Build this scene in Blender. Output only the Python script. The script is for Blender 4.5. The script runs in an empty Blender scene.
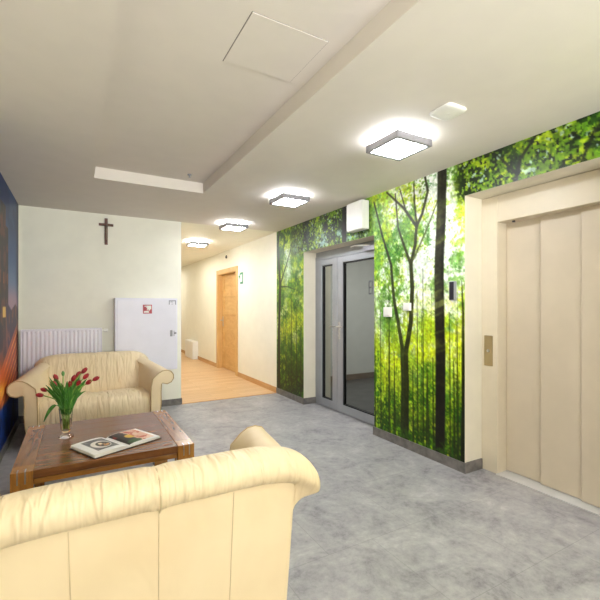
import bpy, bmesh, math, random
import numpy as np
from mathutils import Vector, Matrix
random.seed(7)
C = bpy.context.scene.collection
PI = math.pi

# ------------------------------------------------------------------ helpers
def lin(c):
    return tuple((x/255/12.92) if x/255 <= .04045 else ((x/255+.055)/1.055)**2.4 for x in c)

class B:
    """collects shapes into one bmesh"""
    def __init__(s): s.bm = bmesh.new()
    def box(s, x0, x1, y0, y1, z0, z1, bev=0, seg=2, skew=None):
        r = bmesh.ops.create_cube(s.bm, size=1)
        vs = r['verts']
        for v in vs:
            v.co = Vector((x0 if v.co.x < 0 else x1, y0 if v.co.y < 0 else y1, z0 if v.co.z < 0 else z1))
            if skew: v.co = Vector(skew(*v.co))
        if bev:
            es = list({e for v in vs for e in v.link_edges})
            bmesh.ops.bevel(s.bm, geom=es, offset=bev, segments=seg, affect='EDGES', profile=.5)
        return s
    def loft(s, rings, cap0=True, cap1=True, closed=True):
        R = [[s.bm.verts.new(p) for p in r] for r in rings]
        n = len(R[0])
        for a, b in zip(R, R[1:]):
            for i in range(n if closed else n-1):
                j = (i+1) % n
                s.bm.faces.new((a[i], a[j], b[j], b[i]))
        if cap0: s.bm.faces.new(list(reversed(R[0])))
        if cap1: s.bm.faces.new(R[-1])
        return s
    def tube(s, pts, rad, n=8):
        pts = [Vector(p) for p in pts]
        rings = []
        up = None
        for i, p in enumerate(pts):
            d = (pts[min(i+1, len(pts)-1)] - pts[max(i-1, 0)]).normalized()
            if up is None:
                up = Vector((0, 0, 1)) if abs(d.z) < .9 else Vector((1, 0, 0))
            a = d.cross(up).normalized(); b = a.cross(d).normalized(); up = b
            r = rad[i] if isinstance(rad, (list, tuple)) else rad
            rings.append([p + a*math.cos(t*2*PI/n)*r + b*math.sin(t*2*PI/n)*r for t in range(n)])
        return s.loft(rings)
    def lathe(s, prof, cx=0, cy=0, n=28, close=False):
        rings = [[(cx+r*math.cos(t*2*PI/n), cy+r*math.sin(t*2*PI/n), z) for t in range(n)] for r, z in prof]
        return s.loft(rings, cap0=not close, cap1=not close)
    def quad(s, *p):
        s.bm.faces.new([s.bm.verts.new(q) for q in p]); return s
    def done(s, name, mat, parent=None, smooth=False, sub=0, bevmod=0, kind=None, label=None):
        bmesh.ops.recalc_face_normals(s.bm, faces=s.bm.faces[:])
        me = bpy.data.meshes.new(name); s.bm.to_mesh(me); s.bm.free()
        o = bpy.data.objects.new(name, me); C.objects.link(o)
        if mat: me.materials.append(mat)
        if smooth:
            me.polygons.foreach_set('use_smooth', [True]*len(me.polygons))
        if sub:
            m = o.modifiers.new('sub', 'SUBSURF'); m.levels = sub; m.render_levels = sub
        if bevmod:
            m = o.modifiers.new('bev', 'BEVEL'); m.width = bevmod; m.segments = 2; m.limit_method = 'ANGLE'
        if parent: o.parent = parent
        if kind: o['kind'] = kind
        if label: o['label'] = label
        return o

def thing(name, label, cat, loc=(0, 0, 0), rz=0, group=None, kind=None):
    o = bpy.data.objects.new(name, None); C.objects.link(o)
    o.empty_display_size = .1
    o.location = loc; o.rotation_euler = (0, 0, rz)
    o['label'] = label
    if cat: o['category'] = cat
    if group: o['group'] = group
    if kind: o['kind'] = kind
    return o

def tag(o, label, cat, group=None):
    o['label'] = label; o['category'] = cat
    if group: o['group'] = group
    return o

def dup(root, label=None):
    r = root.copy(); C.objects.link(r)
    if label: r['label'] = label
    for ch in list(root.children):
        c = ch.copy(); C.objects.link(c); c.parent = r
        for g in list(ch.children):
            d = g.copy(); C.objects.link(d); d.parent = c
    return r

# ---------------------------------------------------------------- materials
class NT:
    def __init__(s, name):
        s.m = bpy.data.materials.new(name); s.m.use_nodes = True
        s.t = s.m.node_tree; s.N = s.t.nodes; s.L = s.t.links
        s.p = s.N['Principled BSDF']
    def n(s, ty, **kw):
        x = s.N.new(ty)
        for k, v in kw.items():
            if k in x.inputs: x.inputs[k].default_value = v
            else: setattr(x, k, v)
        return x
    def l(s, a, b): s.L.new(a, b)
    def coords(s, scale=(1, 1, 1), rot=(0, 0, 0), out='Object'):
        tc = s.n('ShaderNodeTexCoord'); mp = s.n('ShaderNodeMapping')
        mp.inputs['Scale'].default_value = scale; mp.inputs['Rotation'].default_value = rot
        s.l(tc.outputs[out], mp.inputs['Vector']); return mp.outputs['Vector']
    def ramp(s, fac, stops):
        r = s.n('ShaderNodeValToRGB')
        e = r.color_ramp.elements
        while len(e) < len(stops): e.new(.5)
        for el, (p, c) in zip(e, stops):
            el.position = p; el.color = (*lin(c), 1)
        s.l(fac, r.inputs['Fac']); return r.outputs['Color']
    def noise(s, vec, scale=5, detail=4, rough=.5, dist=0):
        x = s.n('ShaderNodeTexNoise', Scale=scale, Detail=detail, Roughness=rough, Distortion=dist)
        s.l(vec, x.inputs['Vector']); return x.outputs['Fac']
    def bump(s, h, strength=.3, dist=.01, normal=None):
        b = s.n('ShaderNodeBump', Strength=strength, Distance=dist)
        s.l(h, b.inputs['Height'])
        if normal: s.l(normal, b.inputs['Normal'])
        s.l(b.outputs['Normal'], s.p.inputs['Normal']); return b.outputs['Normal']

def plain(name, col, rough=.5, metal=0, var=.06, scale=6, bump=0, spec=.5):
    """a flat paint / metal / plastic with a faint procedural variation"""
    t = NT(name); v = t.coords()
    c2 = tuple(max(0, x*(1-var)) for x in col)
    t.l(t.ramp(t.noise(v, scale, 3), [(.35, c2), (.65, col)]), t.p.inputs['Base Color'])
    t.p.inputs['Roughness'].default_value = rough; t.p.inputs['Metallic'].default_value = metal
    t.p.inputs['Specular IOR Level'].default_value = spec
    if bump: t.bump(t.noise(v, 220, 2), bump, .002)
    return t.m

def emit(name, col, strength):
    t = NT(name)
    t.p.inputs['Base Color'].default_value = (.8, .8, .8, 1)
    t.p.inputs['Emission Color'].default_value = (*lin(col), 1)
    t.p.inputs['Emission Strength'].default_value = strength
    return t.m

def vcol(name, rough=.45, leaf=False):
    t = NT(name)
    a = t.n('ShaderNodeVertexColor', layer_name='Col')
    if leaf:
        v = t.coords()
        nz = t.noise(v, 55, 3, .7)
        mx = t.n('ShaderNodeMix', data_type='RGBA', blend_type='OVERLAY')
        mx.inputs[0].default_value = .35
        t.l(a.outputs['Color'], mx.inputs[6])
        t.l(t.ramp(nz, [(.35, (40, 40, 40)), (.65, (220, 220, 220))]), mx.inputs[7])
        t.l(mx.outputs[2], t.p.inputs['Base Color'])
    else:
        t.l(a.outputs['Color'], t.p.inputs['Base Color'])
    t.p.inputs['Roughness'].default_value = rough
    t.p.inputs['Specular IOR Level'].default_value = .3
    return t.m

M = {}
M['wall'] = plain('cream_paint', (238, 235, 219), .7, var=.015, bump=.05)
M['corr'] = plain('warm_cream_paint', (243, 239, 222), .65, var=.015, bump=.05)
M['ceil'] = plain('ceiling_paint', (222, 214, 204), .8, var=.012)
M['reveal'] = plain('reveal_paint', (222, 215, 194), .65, var=.02)
M['grey_base'] = plain('grey_tile_skirting', (122, 117, 112), .5, var=.2, scale=18)
M['stair_wall'] = plain('stairwell_paint', (196, 196, 190), .7, var=.03)
M['stair_floor'] = plain('stairwell_floor', (88, 86, 84), .4, var=.2)
M['alu'] = plain('door_aluminium', (160, 163, 168), .38, .35, var=.03)
M['gasket'] = plain('black_gasket', (22, 22, 24), .6)
M['steel'] = plain('brushed_steel', (190, 188, 184), .28, .9, var=.08, scale=40)
M['elev'] = plain('elevator_beige', (205, 191, 168), .42, var=.02, bump=.03)
M['elev_frame'] = plain('elevator_frame_beige', (212, 200, 176), .42, var=.02)
M['call'] = plain('brass_call_plate', (172, 152, 112), .38, .5, var=.1)
M['white'] = plain('white_plastic', (240, 238, 232), .4, var=.02)
M['cab'] = plain('white_steel_cabinet', (228, 226, 236), .38, var=.015)
M['rad'] = plain('white_radiator_enamel', (232, 228, 236), .35, var=.015)
M['cabgap'] = plain('shadow_gap_grey', (170, 168, 172), .6)
M['red'] = plain('sign_red', (178, 28, 42), .4, var=.05)
M['paper'] = plain('white_paper', (238, 236, 230), .6, var=.02)
M['ink'] = plain('grey_ink', (120, 122, 135), .6)
M['dark'] = plain('dark_plastic', (42, 40, 48), .35, var=.1)
M['silver'] = plain('silver_plastic', (160, 160, 168), .35, .4)
M['green'] = plain('exit_green', (60, 140, 100), .45, var=.05)
M['cross'] = plain('dark_cross_wood', (110, 52, 32), .45, var=.3, scale=30)
M['pewter'] = plain('pewter', (120, 108, 92), .4, .6)
M['lightframe'] = plain('grey_light_frame', (150, 148, 152), .4, .3)
M['cover'] = plain('black_book_cover', (24, 22, 22), .45)
M['seam'] = plain('leather_seam', (218, 197, 156), .5)
M['welt'] = plain('leather_welt', (198, 170, 122), .5)
M['track'] = plain('pale_sill_metal', (206, 206, 204), .4, .2)
M['foot'] = plain('dark_foot', (40, 30, 24), .5)
M['stem'] = plain('tulip_stem', (150, 184, 84), .5, var=.2, scale=30)
M['sticker'] = plain('grey_sticker', (128, 130, 140), .5)

def leather(name, wscale, wstr):
    t = NT(name); v = t.coords()
    t.l(t.ramp(t.noise(v, 2.5, 3), [(.3, (228, 206, 166)), (.7, (239, 220, 183))]), t.p.inputs['Base Color'])
    t.p.inputs['Roughness'].default_value = .42
    t.p.inputs['Specular IOR Level'].default_value = .4
    w = t.noise(t.coords(wscale), 1, 2, .45, .6)
    g = t.noise(v, 260, 2)
    n1 = t.bump(g, .08, .002)
    t.bump(w, wstr, .03, n1)
    return t.m
M['leather_wrinkled'] = leather('cream_leather_wrinkled', (24, 6, 4), .9)
M['leather'] = leather('cream_leather', (6, 5, 4), .22)

def wood(name, a, b, c, scale, rough=.24, rotz=0):
    t = NT(name); v = t.coords(scale, (0, 0, rotz))
    nz = t.noise(v, 1, 6, .62, 1.2)
    t.l(t.ramp(nz, [(.25, a), (.5, b), (.75, c)]), t.p.inputs['Base Color'])
    t.p.inputs['Roughness'].default_value = rough
    t.p.inputs['Coat Weight'].default_value = .25; t.p.inputs['Coat Roughness'].default_value = .2
    t.bump(nz, .08, .003)
    return t.m
W3 = ((88, 52, 24), (120, 74, 38), (148, 98, 55))
M['table_x'] = wood('walnut_boards_along', *W3, (2.2, 22, 22))
M['table_y'] = wood('walnut_boards_across', (104, 62, 30), (142, 92, 50), (172, 120, 72), (22, 2.2, 22))
M['table_z'] = wood('walnut_leg', (122, 76, 26), (160, 106, 44), (184, 132, 66), (20, 20, 2.2))
M['table_rail'] = wood('walnut_rail', (118, 72, 24), (158, 104, 42), (182, 128, 60), (2.2, 20, 20))
M['oak'] = wood('oak_door', (198, 150, 84), (212, 166, 100), (224, 182, 118), (9, 3, 9), .45)
M['oak_v'] = wood('oak_casing', (200, 152, 86), (216, 172, 106), (226, 186, 124), (9, 9, 1.5), .45)
M['oak_base'] = wood('oak_skirting', (176, 128, 72), (196, 148, 92), (210, 166, 110), (9, 2, 9), .5)

def vinyl():
    t = NT('grey_stone_vinyl'); v = t.coords()
    a = t.noise(v, 3.2, 8, .72, .5); b = t.noise(v, 18, 5, .75)
    mx = t.n('ShaderNodeMath', operation='MULTIPLY_ADD'); mx.inputs[1].default_value = .35
    t.l(b, mx.inputs[0]); sc = t.n('ShaderNodeMath', operation='MULTIPLY'); sc.inputs[1].default_value = .65
    t.l(a, sc.inputs[0]); t.l(sc.outputs[0], mx.inputs[2])
    col = t.ramp(mx.outputs[0], [(.36, (112, 110, 113)), (.46, (146, 144, 145)), (.56, (164, 162, 161)), (.68, (188, 186, 184))])
    br = t.n('ShaderNodeTexBrick', offset=.5)
    br.inputs['Scale'].default_value = 1; br.inputs['Mortar Size'].default_value = .0018
    br.inputs['Brick Width'].default_value = .6; br.inputs['Row Height'].default_value = .6
    br.inputs['Color1'].default_value = (1, 1, 1, 1); br.inputs['Color2'].default_value = (.93, .93, .93, 1)
    br.inputs['Mortar'].default_value = (.72, .72, .72, 1)
    t.l(v, br.inputs['Vector'])
    m2 = t.n('ShaderNodeMix', data_type='RGBA', blend_type='MULTIPLY'); m2.inputs[0].default_value = 1
    t.l(col, m2.inputs[6]); t.l(br.outputs['Color'], m2.inputs[7])
    t.l(m2.outputs[2], t.p.inputs['Base Color'])
    t.p.inputs['Roughness'].default_value = .42
    t.bump(b, .06, .003)
    return t.m
M['vinyl'] = vinyl()

def planks():
    t = NT('light_oak_planks'); v = t.coords()
    br = t.n('ShaderNodeTexBrick', offset=.37)
    br.inputs['Scale'].default_value = 1; br.inputs['Mortar Size'].default_value = .002
    br.inputs['Brick Width'].default_value = 1.1; br.inputs['Row Height'].default_value = .14
    br.inputs['Color1'].default_value = (*lin((226, 190, 142)), 1); br.inputs['Color2'].default_value = (*lin((214, 174, 124)), 1)
    br.inputs['Mortar'].default_value = (*lin((180, 140, 95)), 1)
    t.l(v, br.inputs['Vector'])
    nz = t.noise(t.coords((2, 26, 1)), 1, 5, .6, .8)
    m2 = t.n('ShaderNodeMix', data_type='RGBA', blend_type='MULTIPLY'); m2.inputs[0].default_value = .6
    t.l(br.outputs['Color'], m2.inputs[6]); t.l(t.ramp(nz, [(.3, (205, 195, 180)), (.7, (255, 255, 255))]), m2.inputs[7])
    t.l(m2.outputs[2], t.p.inputs['Base Color']); t.p.inputs['Roughness'].default_value = .4
    return t.m
M['planks'] = planks()

def glass(name, col, rough=0.0, ior=1.45, alpha=None):
    t = NT(name)
    t.p.inputs['Base Color'].default_value = (*lin(col), 1)
    t.p.inputs['Roughness'].default_value = rough
    t.p.inputs['Transmission Weight'].default_value = 1
    t.p.inputs['IOR'].default_value = ior
    return t.m
M['pane'] = glass('tinted_pane', (206, 210, 208), .0, 1.12)
M['vase'] = glass('clear_vase_glass', (250, 252, 250), 0, 1.25)
M['water'] = glass('vase_water', (246, 248, 226), 0, 1.08)

def petal():
    t = NT('tulip_petal'); v = t.coords((60, 60, 14))
    t.l(t.ramp(t.noise(v, 1, 3), [(.3, (128, 14, 28)), (.7, (184, 36, 46))]), t.p.inputs['Base Color'])
    t.p.inputs['Roughness'].default_value = .45
    return t.m
M['petal'] = petal()
def leafm():
    t = NT('tulip_leaf'); v = t.coords((70, 70, 8))
    t.l(t.ramp(t.noise(v, 1, 3), [(.3, (44, 104, 36)), (.7, (92, 152, 62))]), t.p.inputs['Base Color'])
    t.p.inputs['Roughness'].default_value = .4
    return t.m
M['leaf'] = leafm()

# -------------------------------------------------------------- room numbers
XL, XR, YB, YF, ZC = -.58, 2.75, 5.60, -7.0, 2.53
CX = 1.27                 # corner where the corridor starts
DY0, DY1, DZ = 3.26, 4.755, 2.11      # glass door niche
EY0, EY1, EZ = 1.0, 2.14, 2.253       # elevator niche
WY0, WY1, WZ = 7.40, 8.56, 2.08       # oak door opening
YE = 14.5
XT = 3.2                  # back face of the right wall

# floors
B().box(XL-.2, 3.2, YF-.2, YB, -.1, 0).done('floor', M['vinyl'], kind='structure', label='grey mottled stone-look vinyl floor of the lobby')
B().box(CX, XT, YB, YE, -.1, 0).done('floor', M['planks'], kind='structure', label='light oak plank floor of the corridor')
B().box(XT, 5.8, 2.3, 5.95, -.1, 0).done('floor', M['stair_floor'], kind='structure', label='dark floor behind the glass door')

# ceiling with its sunken bay
c = B()
hx0, hx1, hy0, hy1, zi = .143, 1.15, -5.5, 4.075, 2.635
for (x0, x1, y0, y1) in ((XL-.2, hx0, YF-.2, YB), (hx1, XT, YF-.2, YB), (hx0, hx1, YF-.2, hy0), (hx0, hx1, hy1, YB)):
    c.box(x0, x1, y0, y1, ZC, ZC+.25)
c.box(hx0-.01, hx1+.01, hy0-.01, hy1+.01, zi, zi+.1)
c.done('ceiling', M['ceil'], kind='structure', label='off-white ceiling with a long sunken rectangular bay')
B().box(CX, XT, YB, YE, ZC, ZC+.2).done('ceiling', M['corr'], kind='structure', label='warm white corridor ceiling')
B().box(XT, 5.8, 2.3, 5.95, 2.6, 2.7).done('ceiling', M['stair_wall'], kind='structure', label='ceiling behind the glass door')

# walls
B().box(XL-.2, XL, YF-.2, YB+.2, 0, ZC).done('wall_left', M['wall'], kind='structure', label='left wall carrying the city mural')
B().box(XL, CX, YB, YB+.16, 0, ZC).done('wall_back', M['wall'], kind='structure', label='cream end wall behind the far sofa')
B().box(CX-.16, CX, YB+.16, YE, 0, ZC).done('wall_corridor_left', M['corr'], kind='structure', label='left wall of the corridor')
B().box(XL-.2, XT, YF-.2, YF, 0, ZC).done('wall_front', M['wall'], kind='structure', label='cream wall behind the viewer')
B().box(CX-.16, XT, YE, YE+.2, 0, ZC).done('wall_corridor_end', M['corr'], kind='structure', label='far end wall of the corridor')
w = B()
w.box(XR, XT, YF, EY0, 0, ZC); w.box(XR, XT, EY0, EY1, EZ, ZC); w.box(XR, XT, EY1, DY0, 0, ZC)
w.box(XR, XT, DY0, DY1, DZ, ZC); w.box(XR, XT, DY1, YB, 0, ZC)
w.done('wall_right', M['reveal'], kind='structure', label='right wall with deep niches for the glass door and elevator')
w = B()
w.box(XR, XT, YB, WY0, 0, ZC); w.box(XR, XT, WY0, WY1, WZ, ZC); w.box(XR, XT, WY1, YE, 0, ZC)
w.done('wall_corridor_right', M['corr'], kind='structure', label='warm cream right wall of the corridor')
w = B(); w.box(XT, 5.8, 5.95, 6.1, 0, 2.6); w.box(5.8, 5.95, 2.2, 6.1, 0, 2.6); w.box(XT, 5.8, 2.15, 2.3, 0, 2.6)
w.done('wall_stairwell', M['stair_wall'], kind='structure', label='pale grey walls behind the glass door')

# skirtings
t_, h_ = .012, .085
B().box(XL, CX+t_, YB-t_, YB, 0, h_).done('baseboard_back', M['grey_base'], kind='structure', label='grey tile skirting of the end wall')
B().box(XL, XL+t_, YF, YB-t_, 0, h_).done('baseboard_left', M['grey_base'], kind='structure', label='grey tile skirting under the city mural')
b = B()
b.box(XR-t_, XR, EY1-t_, DY0+t_, 0, h_); b.box(XR-t_, XR, DY1-t_, YB, 0, h_); b.box(XR-t_, XR, YF, EY0+t_, 0, h_)
b.box(XR, 2.955, EY1-t_, EY1, 0, h_); b.box(XR, 2.955, EY0, EY0+t_, 0, h_)
b.box(XR, 2.94, DY1-t_, DY1, 0, h_); b.box(XR, 2.94, DY0, DY0+t_, 0, h_)
b.done('baseboard_right', M['grey_base'], kind='structure', label='grey tile skirting under the forest mural')
b = B()
b.box(XR-t_, XR, YB, WY0-.09, 0, h_); b.box(XR-t_, XR, WY1+.09, 10.2, 0, h_); b.box(XR-t_, XR, 11.05, YE, 0, h_); b.box(CX, CX+t_, YB+.02, YE, 0, h_)
b.done('baseboard_corridor', M['oak_base'], kind='structure', label='oak skirting boards of the corridor')
B().box(XT, 5.8, 5.935, 5.95, 0, .1).done('baseboard_stairwell', plain('stair_skirting', (120, 108, 96), .5), kind='structure', label='brown skirting behind the glass door')
B().box(CX, XR, YB-.015, YB+.02, .0, .004, .001, 1).done('trim_1', M['oak_base'], kind='structure', label='thin threshold strip where grey vinyl meets oak planks')

# ---------------------------------------------------------- painted surfaces
rng = np.random.default_rng(11)
def vnoise(a, b, s, seed):
    r = np.random.default_rng(seed); G = r.random((97, 101))
    x = a*s+37.3; y = b*s+11.7
    xi = np.floor(x).astype(int); yi = np.floor(y).astype(int)
    fx = x-xi; fy = y-yi; fx = fx*fx*(3-2*fx); fy = fy*fy*(3-2*fy)
    g = lambda i, j: G[i % 97, j % 101]
    return (g(xi, yi)*(1-fx)+g(xi+1, yi)*fx)*(1-fy)+(g(xi, yi+1)*(1-fx)+g(xi+1, yi+1)*fx)*fy
def fbm(a, b, s, seed, o=5, gain=.55):
    v = 0; amp = 1; tot = 0
    for k in range(o):
        v = v+amp*vnoise(a, b, s*2**k, seed+k); tot += amp; amp *= gain
    return v/tot
def sm(x, a, b):
    t = np.clip((x-a)/(b-a), 0, 1); return t*t*(3-2*t)
def segdist(a, b, p, q):
    dx, dy = q[0]-p[0], q[1]-p[1]; L = dx*dx+dy*dy+1e-9
    t = np.clip(((a-p[0])*dx+(b-p[1])*dy)/L, 0, 1)
    return np.hypot(a-p[0]-t*dx, b-p[1]-t*dy), t
class Paint:
    def __init__(s, a, b): s.a, s.b = a, b; s.rgb = np.zeros(a.shape+(3,))
    def put(s, col, m):
        m = np.clip(m, 0, 1)[..., None]; s.rgb = s.rgb*(1-m)+np.array(col, float)*m
    def line(s, pts, w0, w1, col, op=1., soft=.006):
        n = len(pts)-1; best = np.zeros(s.a.shape)
        for i in range(n):
            d, t = segdist(s.a, s.b, pts[i], pts[i+1])
            w = (w0+(w1-w0)*(i+t)/n)/2
            best = np.maximum(best, 1-sm(d, np.maximum(w-soft, 0), w+soft))
        s.put(col, best*op)

def color_mesh(name, A, Bv, rgb, pos, mat, keep=None, parent=None):
    """grid mesh with one painted colour per vertex; A,Bv are 1-D axes, pos maps (a,b) to xyz"""
    na, nb = len(A), len(Bv)
    aa, bb = np.meshgrid(A, Bv, indexing='ij')
    co = pos(aa, bb).reshape(-1, 3)
    ii, jj = np.meshgrid(np.arange(na-1), np.arange(nb-1), indexing='ij')
    if keep is not None:
        ca = (A[:-1]+A[1:])/2; cb = (Bv[:-1]+Bv[1:])/2
        k = keep(*np.meshgrid(ca, cb, indexing='ij')); ii, jj = ii[k], jj[k]
    ii = ii.ravel(); jj = jj.ravel()
    q = np.stack([ii*nb+jj, (ii+1)*nb+jj, (ii+1)*nb+jj+1, ii*nb+jj+1], 1)
    used = np.unique(q); rm = np.full(na*nb, -1); rm[used] = np.arange(len(used))
    q = rm[q]; co = co[used]
    s = np.clip(rgb.reshape(-1, 3)[used]/255, 0, 1)
    l = np.where(s <= .04045, s/12.92, ((s+.055)/1.055)**2.4)
    me = bpy.data.meshes.new(name)
    me.vertices.add(len(co)); me.vertices.foreach_set('co', co.astype(np.float32).ravel())
    me.loops.add(q.size); me.loops.foreach_set('vertex_index', q.astype(np.int32).ravel())
    me.polygons.add(len(q)); me.polygons.foreach_set('loop_start', np.arange(0, q.size, 4, dtype=np.int32))
    me.update(calc_edges=True)
    ca = me.color_attributes.new('Col', 'FLOAT_COLOR', 'POINT')
    ca.data.foreach_set('color', np.concatenate([l, np.ones((len(l), 1))], 1).astype(np.float32).ravel())
    me.validate(); me.materials.append(mat)
    o = bpy.data.objects.new(name, me); C.objects.link(o)
    if parent: o.parent = parent
    return o

# ---- forest mural on the right wall
def axis(lo, hi, step, must):
    a = np.arange(lo, hi+step/2, step)
    for m in must:
        a[np.argmin(abs(a-m))] = m
    a[0] = lo; a[-1] = hi
    return a
A = axis(-.6, YB, .008, (EY0, EY1, DY0, DY1)); Z = axis(h_, ZC, .008, (EZ, DZ))
aa, bb = np.meshgrid(A, Z, indexing='ij')
P = Paint(aa, bb)
h = bb/ZC
n1 = fbm(aa, bb, 1.6, 1); n2 = fbm(aa, bb, 4.5, 9); n3 = fbm(aa, bb, 14, 21, 4, .7); n4 = fbm(aa, bb, 30, 31, 3, .8)
st = fbm(aa*1.0, bb*.12, 16, 41, 4, .7)          # vertical streaks
P.rgb[:] = (168, 192, 66)
P.put((206, 212, 78), sm(n2*.6+n3*.4, .42, .62))
P.put((128, 166, 50), sm(n3, .54, .7)*.7)
# bright sky glow, strongest around the big trunk
glow = np.exp(-((aa-2.45)/.75)**2)*sm(h, .45, .85) + .75*np.exp(-((aa-3.0)/.5)**2-((bb-1.25)/.45)**2) + .5*np.exp(-((aa-2.2)/.3)**2)*sm(h, .3, .6)*(h < 2) + .55*np.exp(-((aa-5.15)/.3)**2-((bb-1.9)/.5)**2)
P.put((238, 246, 232), sm(glow*1.3+(n2-.5)*1.5+(n3-.5)*.8, .34, .8))
# leaf masses
P.put((158, 196, 78), sm(n1*.4+n3*.6, .5, .6)*sm(h, .25, .5)*.75)
P.put((196, 210, 62), sm(fbm(aa, bb, 3.2, 77)*.5+n4*.5, .5, .62)*sm(h, .2, .45)*.8)
P.put((96, 142, 60), sm(fbm(aa, bb, 2.6, 57)*.6+n3*.4, .52, .64)*.7)
P.put((52, 104, 44), sm(fbm(aa, bb, 5, 87)*.45+n4*.55, .55, .66)*.6)
# left section next to the corridor: denser and darker
left = sm(aa, 4.6, 4.9)
P.put((76, 124, 48), left*sm(n3, .42, .62)*.8)
P.put((172, 190, 56), left*np.exp(-((bb-1.05)/.35)**2)*sm(n4, .38, .6)*.9)
P.put((206, 226, 196), left*np.exp(-((aa-5.2)/.22)**2-((bb-1.75)/.42)**2)*sm(n2, .35, .6)*.8)
P.put((36, 74, 26), left*sm(n3*.5+n4*.5, .46, .6)*(sm(h, .42, .1)+sm(h, .78, .95))*.85)
P.put((44, 88, 34), left*sm(aa, 5.2, 5.55)*sm(n4, .4, .6)*.5)
P.put((30, 62, 22), left*sm(bb, .95, .3)*sm(n2*.6+n3*.4, .38, .56)*.8); P.put((40, 86, 34), left*sm(fbm(aa, bb, 3, 271), .5, .62)*.6)
# woodland understory
low = sm(h, .5, .16)
for k in range(44):
    y = rng.uniform(2.1, 3.3) if k < 34 else rng.uniform(4.75, 5.6); zt = rng.uniform(.8, 1.7)
    wv = rng.uniform(.006, .034)
    sh = rng.uniform(-.03, .03)
    P.line([(y, .05), (y+sh, zt)], wv, wv*.05, (38+rng.integers(30), 60+rng.integers(30), 16), .25+.5*rng.random(), .005)
P.put((214, 220, 62), sm(st*.35+n4*.4+n2*.25, .46, .58)*np.exp(-((bb-.85)/.45)**2)*.9)
P.put((70, 108, 22), sm(n4, .5, .66)*sm(h, .55, .2)*.7)
P.put((50, 96, 22), low*sm(n3*.4+n4*.6, .4, .56)*.8)
P.put((22, 44, 10), sm(h, .30, .05)*sm(n4*.6+n2*.4, .34, .56)*.9)
P.put((120, 168, 36), sm(h, .26, .08)*sm(fbm(aa, bb, 26, 91, 3, .8), .56, .68)*.7)
P.put((214, 228, 60), sm(n2*.5+n4*.5, .46, .58)*np.exp(-((bb-.75)/.42)**2)*sm(aa, 3.4, 3.2)*.75)
P.put((236, 244, 200), sm(fbm(aa, bb*.6, 6, 261)*.6+n4*.4, .54, .66)*np.exp(-((bb-1.15)/.4)**2)*.8)
P.put((66, 118, 52), (np.exp(-((aa-3.05)/.2)**2-((bb-1.30)/.3)**2)+np.exp(-((aa-2.98)/.25)**2-((bb-1.95)/.25)**2)*.8)*sm(n2*.4+n4*.6, .4, .56)*.8)
# dark leaf canopy along the top, above both doors
can = np.maximum(sm(aa, 2.30, 2.12)*sm(bb, 2.16, 2.30), sm(aa, 3.25, 3.45)*sm(bb, 2.02, 2.16)*sm(aa, 5.2, 4.95))
P.put((112, 146, 40), can*.95)
n5 = fbm(aa, bb, 48, 191, 2, .6); n6 = fbm(aa, bb, 34, 197, 2, .6)
P.put((178, 200, 54), can*sm(n6*.7+n2*.3, .48, .6)*.95)
P.put((44, 68, 18), can*sm(fbm(aa, bb, 6, 111)*.5+n5*.5, .45, .54)*.95)
P.put((22, 34, 10), can*sm(fbm(aa, bb, 4, 121)*.55+n5*.45, .5, .57)*.95)
P.put((196, 222, 216), can*sm(fbm(aa, bb, 9, 131)*.5+n6*.5, .63, .69)*.8)
P.put((176, 208, 196), can*sm(aa, 3.3, 3.5)*sm(fbm(aa, bb, 5, 141)*.6+n3*.4, .56, .68)*sm(bb, 2.5, 2.15))
P.put((90, 150, 52), sm(aa, 1.5, 1.1)*can*sm(n3, .4, .6)*.6)
P.line([(1.72, 2.22), (1.68, 2.40), (1.55, 2.55)], .035, .02, (30, 34, 18), .9)
P.line([(1.70, 2.30), (1.85, 2.48)], .025, .012, (30, 34, 18), .85)
P.line([(1.30, 2.22), (1.22, 2.42), (1.1, 2.53)], .022, .012, (30, 34, 18), .8)
# named trees
tr = (50, 52, 26)
P.line([(5.519, .05), (5.519, .975), (5.481, 1.7), (5.558, 2.293), (5.5, 2.6)], .085, .045, (34, 36, 18), 1)
P.line([(5.481, 1.68), (5.36, 1.86), (5.273, 1.98), (5.16, 2.15), (5.076, 2.3)], .035, .02, (46, 56, 34), .9)
P.line([(5.481, 1.66), (5.33, 1.66), (5.214, 1.65), (5.009, 1.6)], .022, .010, (46, 56, 34), .85)
P.line([(5.4, 1.8), (5.4, 2.1), (5.3, 2.4)], .018, .010, (46, 60, 34), .8)
P.line([(3.798, 2.6), (3.80, 2.05)], .085, .09, (34, 32, 36), 1)
P.line([(4.654, 2.47), (4.634, 2.05)], .05, .06, (60, 74, 66), .75)
P.line([(2.797, .1), (2.79, .645), (2.80, .913), (2.735, 1.2), (2.716, 1.533), (2.734, 1.748)], .068, .046, (44, 48, 20), .95)
P.line([(2.842, .1), (2.835, .64), (2.85, .964), (2.904, 1.2), (2.964, 1.431), (3.004, 1.773), (3.131, 2.076), (3.264, 2.457)], .06, .022, (48, 54, 28), .92)
P.line([(2.734, 1.748), (2.827, 1.947), (2.904, 2.124), (2.944, 2.467)], .035, .016, tr, .9)
P.line([(2.734, 1.748), (2.681, 1.927), (2.663, 2.096), (2.594, 2.2), (2.527, 2.39), (2.56, 2.526)], .042, .024, tr, .95)
P.line([(2.70, 1.80), (2.577, 1.99), (2.495, 2.129), (2.40, 2.312)], .026, .012, (84, 92, 56), .85)
P.line([(2.663, 2.096), (2.827, 2.302), (3.066, 2.512)], .032, .018, tr, .95)
P.line([(2.80, 2.27), (2.88, 2.50)], .02, .012, tr, .9)
P.line([(2.663, 2.122), (2.688, 2.325), (2.698, 2.50)], .024, .014, tr, .9)
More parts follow.
